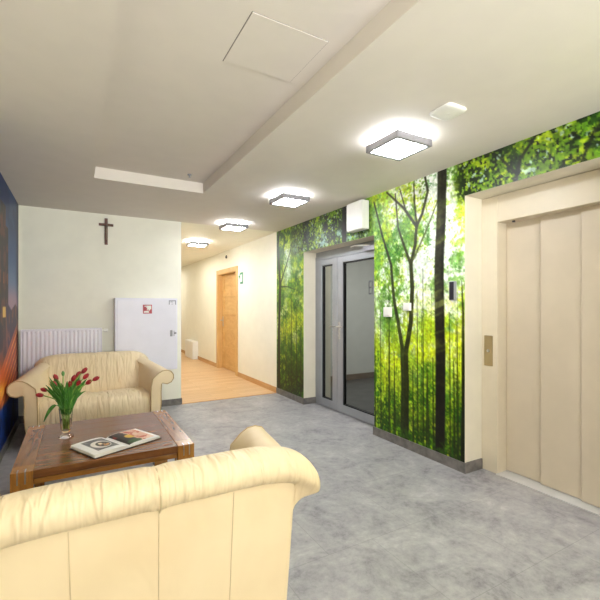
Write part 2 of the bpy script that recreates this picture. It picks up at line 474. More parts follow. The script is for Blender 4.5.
for y, z1, wd in ((3.241, 1.5, .018), (3.152, 1.3, .02), (3.025, 1.6, .036), (2.646, 1.5, .024), (2.577, 1.7, .022), (2.527, .85, .055), (2.28, 1.3, .02), (2.237, .9, .03), (2.204, 1.2, .03), (2.95, .9, .04), (2.70, .8, .03), (2.46, .9, .03), (4.95, 1.3, .03), (5.1, 1.5, .025), (5.28, 1.2, .035), (4.83, 1.1, .03)):
    P.line([(y, .05), (y+.01, z1)], wd, wd*.12, (42, 50, 18), .8)
P.line([(2.157, .06), (2.154, .63), (2.156, 1.3), (2.168, 1.56)], .05, .006, (32, 36, 16), .95)
big = [(2.366, 2.6), (2.378, 2.131), (2.398, 1.815), (2.402, 1.594), (2.394, 1.151), (2.386, 1.0), (2.388, .587), (2.392, .05)]
P.line(big, .098, .108, (56, 56, 44), 1, .008)
inb = np.ones_like(aa)*0
for i in range(len(big)-1):
    d, t = segdist(aa, bb, big[i], big[i+1]); inb = np.maximum(inb, 1-sm(d, .04, .058))
P.put((32, 30, 22), inb*sm(h, .56, .4))
P.put((26, 26, 20), inb*sm(aa, 2.40, 2.36)*.5*sm(fbm(aa, bb*.3, 30, 151), .4, .6))
ray = vnoise(aa*.3, bb+aa*.35, 16, 161)*.6+vnoise(aa*.2, bb+aa*.3, 40, 162)*.4
P.put((150, 156, 96), inb*sm(ray, .42, .75)*np.exp(-((bb-1.62)/.5)**2)*.7)
P.put((130, 140, 70), inb*sm(ray, .5, .8)*np.exp(-((bb-.95)/.25)**2)*.45)
P.put((214, 226, 150), np.exp(-((aa-2.45)/.5)**2)*sm(ray, .55, .9)*np.exp(-((bb-1.3)/.6)**2)*.35*(1-inb))
P.put((70, 110, 30), sm(bb, .26, .10)*sm(n4, .45, .62)*.55*sm(aa, 2.2, 2.3))
# fine leaf sparkle
g = rng.random(aa.shape); P.rgb *= (1+(fbm(aa, bb, 40, 171, 2, .8)-.5)[..., None]*.55)
lum = P.rgb.mean(-1, keepdims=True); P.rgb = lum+(P.rgb-lum)*1.16; P.rgb = 116+(P.rgb-124)*1.10; P.rgb *= (1-.22*left-.14*can)[..., None]; P.rgb = np.clip(P.rgb, 4, 255)
def keepR(a, b): return ~(((a > EY0) & (a < EY1) & (b < EZ)) | ((a > DY0) & (a < DY1) & (b < DZ)))
M['mural'] = vcol('forest_mural_print', .4)
o = color_mesh('wall_mural', A, Z, P.rgb, lambda a, b: np.stack([np.full_like(a, XR-.003), a, b], -1), M['mural'], keepR)
tag(o, 'sunlit green forest photo mural covering the right wall around glass door and elevator', 'mural')

# ---- city dusk mural on the left wall (generic skyline)
A = np.arange(3.0, YB-.02, .012); Z = axis(h_, ZC, .012, ())
aa, bb = np.meshgrid(A, Z, indexing='ij')
P = Paint(aa, bb)
P.rgb[:] = (22, 52, 104)
P.put((40, 78, 132), sm(bb, 2.3, 1.95)); P.put((96, 120, 160), sm(bb, 1.95, 1.6)); P.put((170, 140, 160), sm(bb, 1.65, 1.4))
P.put((60, 92, 140), sm(fbm(aa, bb*2, 2.5, 201), .5, .66)*.5)
P.put((16, 34, 72), sm(aa, 5.2, 5.6)*sm(bb, 1.4, 1.7)*.8)
tw = ((aa > 4.15) & (aa < 4.78) & (bb < 2.12)) | ((aa > 4.30) & (aa < 4.62) & (bb < 2.3))
P.put((46, 34, 44), tw*1.); P.put((96, 52, 46), tw*sm(fbm(aa, bb, 9, 211), .5, .62))
P.put((222, 178, 82), ((aa > 4.45) & (aa < 4.62) & (abs(bb-1.30) < .045))*1.); P.put((220, 120, 40), ((abs((aa % .22)-.11) < .025) & (aa < 4.75) & (abs(bb-1.62) < .05))*.5)
hb = 1.34-(aa-4.4)*.02+.14*np.abs(((aa*1.7) % 1)-.5)
bld = sm(hb-bb, 0, .02)*(aa > 4.62)
P.put((62, 46, 74), bld); P.put((120, 70, 66), bld*sm(fbm(aa, bb, 8, 221), .48, .62))
roof = sm((.78+(aa-4.3)*.34)-bb, 0, .02)
P.put((176, 84, 62), roof); 
ln = np.abs((((bb-(aa*.34))*11) % 1)-.5)
P.put((226, 120, 60), roof*sm(ln, .3, .14)*.85); P.put((250, 190, 96), roof*sm(ln, .12, .04)*sm(fbm(aa, bb, 12, 231), .45, .6))
P.put((224, 92, 26), sm(aa, 5.0, 4.3)*np.exp(-((bb-.72)/.16)**2)*.95); P.put((252, 176, 40), sm(aa, 4.8, 4.3)*np.exp(-((bb-.6)/.07)**2)*.9)
P.put((20, 62, 140), sm(bb, .47, .42)); P.put((14, 34, 86), sm(bb, .47, .42)*sm(fbm(aa, bb, 6, 241), .48, .6))
P.put((22, 28, 52), sm(aa, 5.30, 5.52)*.55)
M['city'] = vcol('city_mural_print', .45)
o = color_mesh('wall_mural', A, Z, P.rgb, lambda a, b: np.stack([np.full_like(a, XL+.003), a, b], -1), M['city'])
tag(o, 'blue and orange dusk city photo mural on the left wall beside the far sofa', 'mural')

# ------------------------------------------------------------- glass door
d = thing('door_1', 'grey aluminium double-leaf glass door set in the forest mural', None, (2.94, (DY0+DY1)/2, 0), 0, kind='structure')
Yc = (DY0+DY1)/2
L = lambda y: y-Yc
y0, y1 = L(DY0), L(DY1-.055)
zt = 2.045
f = B()
f.box(0, .07, y1-.05, L(DY1), .0, zt); f.box(0, .07, y0, y0+.05, 0, zt); f.box(0, .07, y0+.05, y1-.05, zt-.05, zt)
f.box(.01, .06, y0, L(DY1), zt, DZ)
f.done('door_frame', M['alu'], d, bevmod=.003)
def leaf(name, a, b, sw0, sw1):
    g = B(); z0, z1 = .012, zt-.055
    g.box(-.012, .055, a, a+sw0, z0, z1); g.box(-.012, .055, b-sw1, b, z0, z1)
    g.box(-.012, .055, a+sw0, b-sw1, z0, z0+.10); g.box(-.012, .055, a+sw0, b-sw1, z1-.075, z1)
    lf = g.done(name, M['alu'], d, bevmod=.003)
    k = B(); a2, b2, zz0, zz1 = a+sw0, b-sw1, z0+.10, z1-.075; q = .014
    k.box(.0, .04, a2, a2+q, zz0, zz1); k.box(.0, .04, b2-q, b2, zz0, zz1); k.box(.0, .04, a2+q, b2-q, zz0, zz0+q); k.box(.0, .04, a2+q, b2-q, zz1-q, zz1)
    k.done('glazing_gasket', M['gasket'], lf)
    B().box(.014, .026, a2+q, b2-q, zz0+q, zz1-q).done('pane', M['pane'], lf)
    return lf
ysplit = L(4.205)
lf2 = leaf('narrow_leaf', ysplit+.003, y1-.052, .105, .075)
lf1 = leaf('wide_leaf', y0+.052, ysplit-.003, .085, .115)
hd = B(); yh = ysplit-.055
hd.box(-.02, -.012, yh-.018, yh+.018, .94, 1.16, .004)
hd.tube([(-.02, yh, 1.10), (-.065, yh, 1.10), (-.07, yh-.02, 1.10), (-.07, yh-.13, 1.10)], .010)
hd.tube([(-.012, yh, .985), (-.03, yh, .985)], .012)
hd.done('handle', M['steel'], lf1, smooth=False)
hd = B(); yh = ysplit+.05
hd.tube([(-.012, yh, 1.10), (-.06, yh, 1.10), (-.062, yh+.06, 1.10)], .009)
hd.done('handle', M['steel'], lf2)
cl = B(); cl.box(-.07, -.012, L(3.32), L(3.60), 1.985, 2.045, .006)
cl.done('door_closer', M['silver'], d)
B().tube([(-.05, L(3.5), 2.05), (-.10, L(3.72), 2.07), (-.05, L(3.86), 2.075)], .009).done('closer_arm', M['white'], d)
sg = B()
yy = L(3.60)
for (a, b, z0, z1) in ((0, .012, -.08, .08), (.012, .045, .065, .08), (.012, .04, -.008, .008), (.012, .045, -.08, -.065), (.055, .065, -.08, .08)):
    sg.box(.010, .013, yy-b, yy-a, 1.575+z0, 1.575+z1)
sg.done('door_lettering', plain('door_letters', (92, 94, 98), .5), lf1)
B().box(.0105, .013, yy-.14, yy-.075, 1.50, 1.65).done('door_sticker', M['sticker'], lf1)

# ---------------------------------------------------------------- elevator
e = thing('door_3', 'beige elevator door with sliding panels in a deep niche', None, (2.96, (EY0+EY1)/2, 0), 0, kind='structure')
Yc = (EY0+EY1)/2
oy0, oy1, oz = 1.135, 1.998, 2.035
f = B()
f.box(0, .15, L(oy1), L(EY1), 0, EZ-.004); f.box(0, .15, L(EY0), L(oy0), 0, EZ-.004)
f.done('elevator_jambs', M['elev_frame'], e, bevmod=.003)
f = B(); f.box(.002, .15, L(oy0), L(oy1), oz, EZ-.004)
f.done('elevator_header', M['elev_frame'], e, bevmod=.003)
pw = (oy1-oy0)/3
for k in range(3):
    b = oy1-k*pw; a = b-pw-(.03 if k < 2 else 0)
    xo = .118-k*.022
    B().box(xo, xo+.02, L(a), L(b), .012, oz+.02).done('door_panel', M['elev'], e, bevmod=.003)
B().box(-.02, .20, L(oy0-.0), L(oy1), 0, .008).done('sill_track', M['track'], e)
B().tube([(.06, L(oy1-.10), oz-.012), (.06, L(oy1-.10), oz)], .012).done('sensor', M['dark'], e)
B().box(.16, .24, L(EY0), L(EY1), 0, EZ).done('shaft_panel', M['dark'], e)
cp = thing('call_plate', 'brass-coloured elevator call button plate on the beige door frame', 'call panel', (2.96, 2.075, .99))
B().box(-.005, 0, -.038, .038, -.125, .125, .004).done('plate', M['call'], cp)
B().tube([(-.005, 0, 0), (-.013, 0, 0)], [.013, .011], 14).done('button', M['steel'], cp)

# ---------------------------------------------------------------- oak door
d = thing('door_2', 'light oak corridor door with horizontal panels in a wide casing', None, (XR, 7.98, 0), 0, kind='structure')
Yc = 7.98
f = B()
for s0, s1 in ((WY0-.08, WY0+.02), (WY1-.02, WY1+.08)): f.box(-.018, .0, L(s0), L(s1), 0, WZ+.075)
f.box(-.018, 0, L(WY0+.02), L(WY1-.02), WZ-.02, WZ+.075)
f.done('casing', M['oak_v'], d, bevmod=.003)
f = B(); f.box(0, .2, L(WY0), L(WY0+.03), 0, WZ); f.box(0, .2, L(WY1-.03), L(WY1), 0, WZ); f.box(0, .2, L(WY0+.03), L(WY1-.03), WZ-.03, WZ)
f.done('jamb', M['oak_v'], d)
f = B(); ya, yb = L(WY0+.033), L(WY1-.033)
f.box(.098, .13, ya, yb, .01, WZ-.035)
f.box(.086, .098, ya, ya+.12, .01, WZ-.035); f.box(.086, .098, yb-.12, yb, .01, WZ-.035)
for k in range(6):
    z = .01+k*(WZ-.045-.09)/5; f.box(.086, .098, ya+.12, yb-.12, z, z+.09)
lf = f.done('door_leaf', M['oak'], d, bevmod=.003)
hd = B(); hd.box(.078, .086, yb-.08, yb-.04, .92, 1.14, .003); hd.tube([(.08, yb-.06, 1.06), (.03, yb-.06, 1.06), (.028, yb-.19, 1.06)], .010)
hd.done('handle', M['steel'], lf)

# -------------------------------------------------- items on the right wall
t = thing('exit_sign', 'small green and white exit sign on corridor wall by the oak door', 'sign', (XR, 7.16, 1.90))
B().box(-.006, 0, -.13, .13, -.115, .115, .002).done('sign_plate', plain('pale_green_sign', (226, 240, 226), .45), t)
g = B()
g.box(-.009, -.006, -.125, -.085, -.11, .11); g.box(-.009, -.006, -.085, .02, .07, .11); g.box(-.009, -.006, -.085, .02, -.11, -.07)
g.box(-.009, -.006, .02, .05, -.01, .09); g.box(-.009, -.006, .05, .1, .02, .05)
g.done('pictogram', M['green'], t)
o = B().lathe([(.001, 0), (.03, 0), (.036, .012), (.03, .02), (.012, .03), (.001, .03)], n=16).done('wall_sensor', M['dark'], smooth=True)
o.rotation_euler = (0, -PI/2, 0); o.location = (XR, 7.98, 2.40); tag(o, 'tiny dark round sensor on the corridor wall above the oak door', 'sensor')
t = thing('wall_cover', 'white low box cover on the corridor wall near the floor', 'cover', (XR, 10.62, 0))
B().box(-.14, 0, -.41, .41, .0, .46, .006).done('housing', M['white'], t)
B().box(-.146, -.14, -.39, .39, .02, .44, .003).done('front_cover', M['white'], t)

t = thing('control_box', 'white wall box hung high above the glass door', 'box', (XR, 3.485, 2.19))
B().box(-.10, 0, -.138, .138, 0, .31, .008, 3).done('housing', M['white'], t)
B().box(-.106, -.10, -.128, .128, .01, .30, .004).done('front_cover', M['white'], t)
def switch(y, z, w, hh, label):
    t = thing('light_switch', label, 'switch', (XR, y, z), 0, 'white switches on the forest mural')
    B().box(-.028, 0, -w/2, w/2, -hh/2, hh/2, .005, 2).done('switch_plate', M['white'], t)
    B().box(-.034, -.028, -w*.33, w*.33, -hh*.33, hh*.33, .003).done('rocker', M['paper'], t)
switch(3.04, 1.30, .105, .098, 'white switch on the forest mural, lower one next to the glass door')
switch(2.77, 1.352, .085, .075, 'white switch on the forest mural, higher one nearer the big trunk')
t = thing('card_reader', 'narrow dark card reader on the forest mural near the elevator niche', 'card reader', (XR, 2.245, 1.485))
B().box(-.03, 0, -.028, .028, -.08, .08, .005).done('body', M['silver'], t)
B().box(-.034, -.03, -.020, .024, -.075, .075, .003).done('front_panel', M['dark'], t)

# ------------------------------------------------------------ back wall
t = thing('wall_cross', 'small dark wooden crucifix high on the cream end wall', 'cross', (.333, YB, 2.14))
B().box(-.018, .018, -.022, 0, 0, .335, .004).done('upright_beam', M['cross'], t)
B().box(-.083, .083, -.026, -.004, .237, .268, .004).done('crossbeam', M['cross'], t)
k = B()
k.tube([(0, -.03, .06), (.004, -.034, .12), (0, -.034, .16), (0, -.034, .20), (0, -.034, .228), (0, -.036, .235)], [.004, .006, .008, .011, .009, .004])
k.tube([(-.055, -.03, .258), (0, -.034, .222), (.055, -.03, .258)], [.0035, .005, .0035], 6)
k.tube([(.003, -.038, .232), (.004, -.04, .244), (.005, -.038, .258)], [.005, .009, .004])
k.done('figure', M['pewter'], t, smooth=True)

t = thing('radiator', 'white ribbed panel radiator on the end wall behind the far sofa', 'radiator', (-.135, YB, 0))
r = B(); rw = .415
rings = []
npr = 19*8
prof = []
for i in range(npr+1):
    x = -rw+.012+(2*rw-.024)*i/npr
    ph = (i/8) % 1
    s_ = sm(np.array(abs(ph-.5)), .18, .34)
    prof.append((x, -.135+.014*float(s_)))
for z in (.50, .515, .53, 1.05, 1.065, 1.075):
    k_ = 1 if .52 < z < 1.06 else .25
    rings.append([(x, -.128+(y+.128)*k_, z) for x, y in prof])
r.loft(rings, False, False, closed=False)
r.box(-rw+.012, rw-.012, -.12, -.05, .50, 1.075)
r.done('ribbed_panel', M['rad'], t, smooth=False)
for a_ in (-rw, rw-.012): B().box(a_, a_+.012, -.135, -.045, .49, 1.09, .003).done('side_cover', M['rad'], t)
s_ = B()
for k in range(30): s_.box(-rw+.02+k*.0265, -rw+.036+k*.0265, -.125, -.05, 1.076, 1.088)
s_.box(-rw+.012, rw-.012, -.133, -.124, 1.07, 1.09); s_.box(-rw+.012, rw-.012, -.055, -.046, 1.07, 1.09)
s_.done('top_grille', M['rad'], t)
k = B(); k.tube([(rw, -.09, 1.06), (rw+.02, -.09, 1.06)], .010); k.tube([(rw+.02, -.09, 1.06), (rw+.025, -.09, 1.06), (rw+.065, -.09, 1.06), (rw+.07, -.09, 1.06)], [.016, .021, .019, .014], 16)
k.done('valve_knob', M['white'], t, smooth=False)
for a_ in (-.3, .27):
    for z in (.6, .95): B().box(a_, a_+.03, -.05, -.001, z, z+.04).done('wall_bracket', M['rad'], t)

t = thing('fire_hose_cabinet', 'white fire hose cabinet with red sign on the end wall', 'cabinet', (.805, YB, .52))
B().box(-.38, .38, -.16, 0, 0, .945, .004).done('body', M['cab'], t)
dr = B().box(-.355, .367, -.168, -.16, .012, .925, .003).done('door', M['cab'], t)
sgn = B().box(-.055, .055, -.172, -.168, .745, .86, .001).done('red_sign', M['red'], dr)
g = B(); yv = -.1735
g.box(-.015, .045, yv, -.172, .82, .848); g.box(-.005, .045, yv, -.172, .80, .82); g.box(.012, .03, yv, -.172, .785, .80)
g.box(-.045, .02, yv, -.172, .757, .772); g.box(-.04, .012, yv, -.172, .772, .779)
g.box(-.008, .004, yv, -.172, .788, .798); g.box(-.035, -.02, yv, -.172, .832, .846)
g.done('sign_symbols', M['paper'], dr)
g = B(); fx0, fx1, fz0, fz1 = .268, .360, .862, .918
g.box(fx0, fx1, yv+.003, -.168, fz1-.010, fz1); g.box(fx0, fx0+.009, yv+.003, -.168, fz0, fz1-.01); g.box(fx1-.009, fx1, yv+.003, -.168, fz0, fz1-.01)
g.box(fx0+.018, fx0+.05, yv+.003, -.168, fz1-.024, fz1-.017); g.box(fx0+.034, fx0+.054, yv+.003, -.168, fz0+.004, fz0+.009)
g.done('notice_label', M['ink'], dr)
g = B()
g.box(.284, .314, -.178, -.168, .440, .522, .004); g.tube([(.299, -.176, .500), (.299, -.186, .500)], .012, 12)
g.box(.330, .337, -.178, -.168, .445, .515); g.box(.337, .364, -.180, -.168, .468, .496, .004)
g.done('lock', M['lightframe'], dr)

# ------------------------------------------------------------- ceiling items
M['diff'] = emit('light_diffuser', (242, 247, 255), 58)
def ceiling_light(y, label, x=1.965):
    t = thing('ceiling_light', label, 'ceiling light', (x, y, ZC), 0, 'square ceiling lights in a row')
    B().box(-.136, .136, -.136, .136, -.074, -.014, .004).done('diffuser', M['diff'], t)
    f = B(); z0, z1 = -.080, -.030; q, p_ = .160, .137
    f.box(-q, -p_, -q, q, z0, z1); f.box(p_, q, -q, q, z0, z1); f.box(-p_, p_, -q, -p_, z0, z1); f.box(-p_, p_, p_, q, z0, z1)
    f.done('frame', M['lightframe'], t, bevmod=.002)
    B().box(-.10, .10, -.10, .10, -.012, 0).done('mount', M['white'], t)
ceiling_light(2.075, 'square ceiling light nearest the viewer, in front of the big trunk')
ceiling_light(3.70, 'square ceiling light second from the viewer, before the glass door')
ceiling_light(5.31, 'square ceiling light third from the viewer, at the corridor entrance', 1.93)
ceiling_light(7.10, 'farthest square ceiling light, inside the corridor', 1.90)

t = thing('access_point', 'flat white rounded wireless unit on the ceiling near the first light', 'wireless unit', (1.943, 1.632, ZC))
def sq(hw, z, n=40):
    pts = []
    for k in range(n):
        a = 2*PI*k/n; c_, s_ = math.cos(a), math.sin(a); q = (abs(c_)**5+abs(s_)**5)**(-.2)
        pts.append((hw*q*c_, hw*q*s_, z))
    return pts
B().loft([sq(.078, 0), sq(.084, -.004), sq(.086, -.010), sq(.082, -.016), sq(.066, -.020), sq(.04, -.021)]).done('housing', M['white'], t, smooth=True)
B().tube([(0, 0, -.021), (0, 0, -.023)], .01, 12).done('indicator', M['paper'], t)
t = thing('access_hatch', 'square flush access hatch in the sunken ceiling bay', 'hatch', (.866, 1.798, zi))
B().box(-.197, .197, -.197, .197, -.003, 0, .001, 1).done('hatch_panel', M['ceil'], t)
g = B()
g.box(-.2005, -.1975, -.2, .2, -.0015, 0); g.box(.1975, .199, -.2, .2, -.001, 0); g.box(-.1975, .1975, -.1995, -.1975, -.001, 0); g.box(-.1975, .1975, .1975, .1988, -.001, 0)
g.done('hatch_gap', plain('hatch_shadow_gap', (120, 112, 104), .8), t)
o = B().lathe([(.001, 0), (.022, 0), (.022, -.006), (.008, -.009), (.007, -.026), (.012, -.028), (.001, -.030)], n=16).done('sprinkler', M['silver'], smooth=True)
o.location = (.96, 3.87, zi); tag(o, 'tiny sprinkler head in the sunken ceiling bay', 'sprinkler')

# -------------------------------------------------------------------- sofas
def sofa(label, loc, rz):
    t = thing('sofa', label, 'sofa', loc, rz, 'cream leather two-seat sofas')
    LW, LE = M['leather_wrinkled'], M['leather']
    # backrest: sculpted profile swept along x, arched along its length
    def top(x): return .817-.09*(abs(x)/.6)**7.0
    prof = [(.030, -.130), (-.012, -.122), (-.036, -.094), (-.040, -.056), (-.018, -.018), (.045, .0), (.11, -.012), (.165, -.055), (.215, -.14), (.26, -.26), (.30, -.37), (.31, -.46), (.28, -.53), (.06, -.53), (.035, -.40)]
    rings = []
    xs = [-.615, -.605]+list(np.linspace(-.57, .57, 39))+[.605, .615]
    for x in xs:
        T = top(x); e = abs(x)
        sc = 1 if e < .58 else (.9 if e < .61 else .62)
        dip = -.010*math.exp(-(x/.012)**2)           # centre crease
        cy_, cz_ = .04, -.09
        ring = []
        for (y, z) in prof:
            yy_ = cy_+(y-cy_)*sc; zz_ = T+cz_+(z-cz_)*sc
            if z < -.2: zz_ = .82+z; yy_ = y
            else: zz_ += dip*.8
            if y < .12 and z > -.12: yy_ -= dip*.4*(1 if y < 0 else 0)
            lim = 1 if (z > -.125 and y < .08) else (.565 if z > -.02 else (.535 if z > -.1 else .50)); xx = max(-lim, min(lim, x))
            ring.append((xx, yy_, zz_))
        rings.append(ring)
    bk = B().loft(rings).done('backrest', LW, t, smooth=True, sub=2)
    # rear panel, narrower at the base
    rp = B()
    rings = []
    for x_ in (-1, -.96, -.5, 0, .5, .96, 1):
        inset = .012 if abs(x_) == 1 else 0
        rings.append([(x_*.475, .02+inset, .07), (x_*.515, .0+inset, .70), (x_*.515, .05, .72), (x_*.475, .07, .07)])
    rp.loft(rings).done('back_panel', LE, t, smooth=False, bevmod=.006)
    for x_ in (-.255, 0, .255):
        B().tube([(x_*.93, .0185, .075), (x_, -.0005, .69)], .0017, 6).done('seam', M['seam'], t)
    # centre seam over the back roll and down the front
    B().tube([(0, y, .815+z-.006) for y, z in [(-.012, -.122), (-.036, -.094), (-.040, -.056), (-.018, -.02), (.045, -.002), (.11, -.014), (.165, -.057), (.213, -.14), (.258, -.26), (.295, -.36)]], .003, 6).done('seam', M['seam'], t)
    # base
    B().box(-.46, .46, .06, .74, .06, .27, .02, 3).done('base_frame', LE, t, smooth=False)
    # seat cushion with centre crease
    rings = []
    sp = [(.27, .25), (.27, .36), (.33, .40), (.45, .415), (.60, .42), (.70, .412), (.765, .385), (.79, .33), (.785, .24), (.77, .16), (.74, .12), (.66, .12), (.60, .25)]
    for x in [-.535, -.525, -.49, -.40, -.25, -.10, -.02, 0, .02, .10, .25, .40, .49, .525, .535]:
        e = abs(x); k_ = .90 if e > .53 else (.97 if e > .5 else 1)
        pf = .010*math.sin(PI*min(1, e/.53)) - (.006 if e < .005 else 0)
        rings.append([(x, .5+(y-.5)*k_+(pf if y > .75 else 0), .26+(z-.26)*k_+(pf if z > .38 else 0)) for y, z in sp])
    B().loft(rings).done('seat_cushion', LW, t, smooth=True, sub=2)
    B().tube([(0, y+.002, z-.008) for y, z in [(.33, .402), (.45, .415), (.60, .42), (.70, .412), (.765, .385), (.79, .33), (.785, .24), (.77, .16)]], .003, 6).done('seam', M['seam'], t)
    # scroll arms
    def armsec(u):
        """u 0 rear .. 1 front; section in (x, z) for the right arm"""
        cx = .47+.21*u**.7; cz = .70-.125*u**.6; r = .066+.010*u
        ix = .43+.085*u; ox = .475+.145*u
        pts = [(ix, .08), (ix, .30), (ix+.004, cz-.10), (ix+.02, cz-.01), (cx-.085, cz+r*.62), (cx-.045, cz+r*.93), (cx, cz+r)]
        for a in (55, 20, -15, -50, -85, -125):
            pts.append((cx+r*math.cos(math.radians(a)), cz+r*math.sin(math.radians(a))))
        pts += [(max(ox+.004, cx-r*.72), cz-r*.95), (ox, cz-.16), (ox+.002, .30), (ox-.02, .08)]
        return pts
    for sx in (-1, 1):
        rings = []
        for u, y in [(0, .08), (.06, .12), (.2, .22), (.4, .37), (.6, .52), (.8, .67), (.95, .785), (1, .81)]:
            sec = armsec(u)
            rings.append([(sx*x, y, z) for x, z in sec])
        a = B().loft(rings).done('arm', LE, t, smooth=True)
        m = a.modifiers.new('e', 'BEVEL'); m.width = .012; m.segments = 3; m.limit_method = 'ANGLE'; m.angle_limit = math.radians(60)
        sec = armsec(1)
        # facing panel inside the welt
        cxm = sum(p[0] for p in sec)/len(sec); czm = sum(p[1] for p in sec)/len(sec)
        ring = [(sx*p[0], .812, p[1]) for p in sec]
        wl = B().tube([(sx*x, .812, z) for x, z in sec], .005, 8)
        wl.done('welt', M['welt'], a)
        for xx_, yy_ in ((.44, .12), (.53, .72)):
            B().lathe([(.02, 0), (.026, .085)], cx=sx*xx_, cy=yy_, n=14).done('foot', M['foot'], t)
    return t
sofa('cream leather sofa at the end wall, facing the viewer behind the coffee table', (.195, 5.355, 0), PI)
sofa('cream leather sofa in the foreground, seen from behind', (.235, 1.345, 0), 0)

# -------------------------------------------------------------- coffee table
TX0, TX1, TY0, TY1, TZ = -.31, .68, 2.62, 3.60, .45
t = thing('coffee_table', 'square dark walnut coffee table with metal corner inlays between the sofas', 'table', ((TX0+TX1)/2, (TY0+TY1)/2, 0))
hx, hy, lw = (TX1-TX0)/2, (TY1-TY0)/2, .105
g = B()
nb = 7; by = 2*(hy-.004)/nb
for k in range(nb): g.box(-hx+lw+.0008, hx-lw-.0008, -hy+.004+k*by, -hy+.004+(k+1)*by-.0006, TZ-.045, TZ-.001, .0015, 1)
g.done('tabletop_boards', M['table_x'], t)
for s in (-1, 1):
    B().box(*sorted((s*hx, s*(hx-lw))), -hy+lw, hy-lw, TZ-.05, TZ, .002).done('end_board', M['table_y'], t)
    for q in (-1, 1):
        lg = B().box(*sorted((s*hx, s*(hx-lw))), *sorted((q*hy, q*(hy-lw))), 0, TZ, .003).done('leg', M['table_z'], t)
        iy = B()
        for xx in (.032, .068):
            x_ = s*(hx-xx)
            iy.box(x_-.0035, x_+.0035, *sorted((q*(hy+.0012), q*(hy-.045))), TZ-.068, TZ+.0008)
        iy.done('metal_inlay', M['steel'], lg)
for q in (-1, 1):
    B().box(-hx+lw, hx-lw, *sorted((q*(hy-.026), q*(hy-.05))), TZ-.086, TZ-.056, .002).done('rail', M['table_rail'], t)
    B().box(*sorted((q*(hx-.035), q*(hx-.06))), -hy+lw, hy-lw, TZ-.125, TZ-.05, .002).done('rail', M['table_y'], t)

# ---------------------------------------------------------------------- book
bk = thing('open_book', 'large open photo book lying on the coffee table', 'book', (.237, 2.868, TZ), math.radians(25.5))
PW, PH = .224, .29
g = B(); g.box(-PW-.008, PW+.008, -PH/2-.006, PH/2+.006, 0.0005, .004, .001, 1)
g.done('cover', M['cover'], bk)
def sheet(s, thick):
    n = 14; top, bot = [], []
    for i in range(n+1):
        u = i/n; x = s*u*PW
        zz = .004+thick*(1-u**3*.25)*(1-math.exp(-u*9))
        top.append((x, zz))
    return top
pagem = plain('book_paper', (236, 234, 230), .4, var=.02)
tops = {}
for s, th in ((-1, .024), (1, .016)):
    tp = sheet(s, th); tops[s] = tp
    rings = []
    for x, z in tp: rings.append([(x, -PH/2, .004), (x, PH/2, .004), (x, PH/2, max(z, .0045)), (x, -PH/2, max(z, .0045))])
    B().loft(rings).done('page_block', pagem, bk)
def print_on(s, a0, a1, b0, b1, paint, name):
    xs = np.array([p[0] for p in tops[s]]); zs = np.array([p[1] for p in tops[s]])
    if s < 0: xs, zs = xs[::-1], zs[::-1]
    A = np.linspace(a0, a1, 70); Bv = np.linspace(b0, b1, 70)
    aa, bb = np.meshgrid(A, Bv, indexing='ij'); P = Paint(aa, bb); paint(P, (aa-a0)/(a1-a0), (bb-b0)/(b1-b0))
    color_mesh(name, A, Bv, P.rgb, lambda a, b: np.stack([a, b, np.interp(a, xs, zs)+.0008], -1), M['print'], None, bk)
M['print'] = vcol('book_print', .35)
def pl(P, u, v):
    P.rgb[:] = (84, 84, 88); P.put((120, 118, 116), sm(fbm(u, v, 5, 301), .45, .6))
    d = np.hypot((u-.5)/.42, (v-.45)/.36); P.put((232, 226, 216), 1-sm(d, .92, 1.0)); P.put((60, 52, 46), 1-sm(np.hypot((u-.57)/.3, (v-.42)/.27), .9, 1))
    P.put((214, 150, 84), (1-sm(np.hypot((u-.6)/.24, (v-.40)/.2), .8, 1))*sm(fbm(u, v, 7, 311), .35, .5)); P.put((236, 220, 190), (1-sm(np.hypot((u-.5)/.1, (v-.5)/.1), .7, 1)))
def pr(P, u, v):
    P.rgb[:] = (226, 178, 150); P.put((236, 206, 184), sm(fbm(u, v, 4, 321), .45, .6))
    P.put((30, 20, 20), sm(.42-u+(fbm(u, v, 3, 331)-.5)*.3, 0, .05)); P.put((120, 40, 36), sm(.42-u, 0, .05)*sm(fbm(u, v, 6, 341), .55, .62)*(v > .6))
    P.put((226, 184, 60), 1-sm(np.hypot((u-.40)/.16, (v-.52)/.18), .7, 1)); P.put((46, 84, 34), (1-sm(np.hypot((u-.28)/.26, (v-.12)/.16), .7, 1)))
    P.put((196, 90, 70), sm(fbm(u, v, 5, 351), .58, .64)*(u > .5)); P.put((240, 236, 230), sm(u, .9, .94))
print_on(-1, -.18, -.042, -.10, .115, pl, 'page_photo')
print_on(1, .012, .217, -.12, .14, pr, 'page_photo')

# -------------------------------------------------------------- vase, tulips
VX, VY = -.06, 3.19
v = thing('glass_vase', 'clear footed glass vase of tulips on the coffee table', 'vase', (VX, VY, TZ))
outer = [(.001, .0), (.046, .0), (.047, .006), (.038, .012), (.018, .018), (.016, .026), (.024, .036), (.032, .055), (.036, .09), (.038, .13), (.040, .165), (.044, .195), (.046, .198)]
inner = [(.044, .198), (.041, .193), (.037, .165), (.034, .13), (.032, .09), (.028, .06), (.020, .045), (.001, .042)]
B().lathe(outer+inner, n=32).done('vase_body', M['vase'], v, smooth=True)
B().lathe([(.001, .0435), (.019, .046), (.027, .061), (.031, .09), (.033, .125), (.001, .1255)], n=28).done('water', M['water'], v, smooth=True)

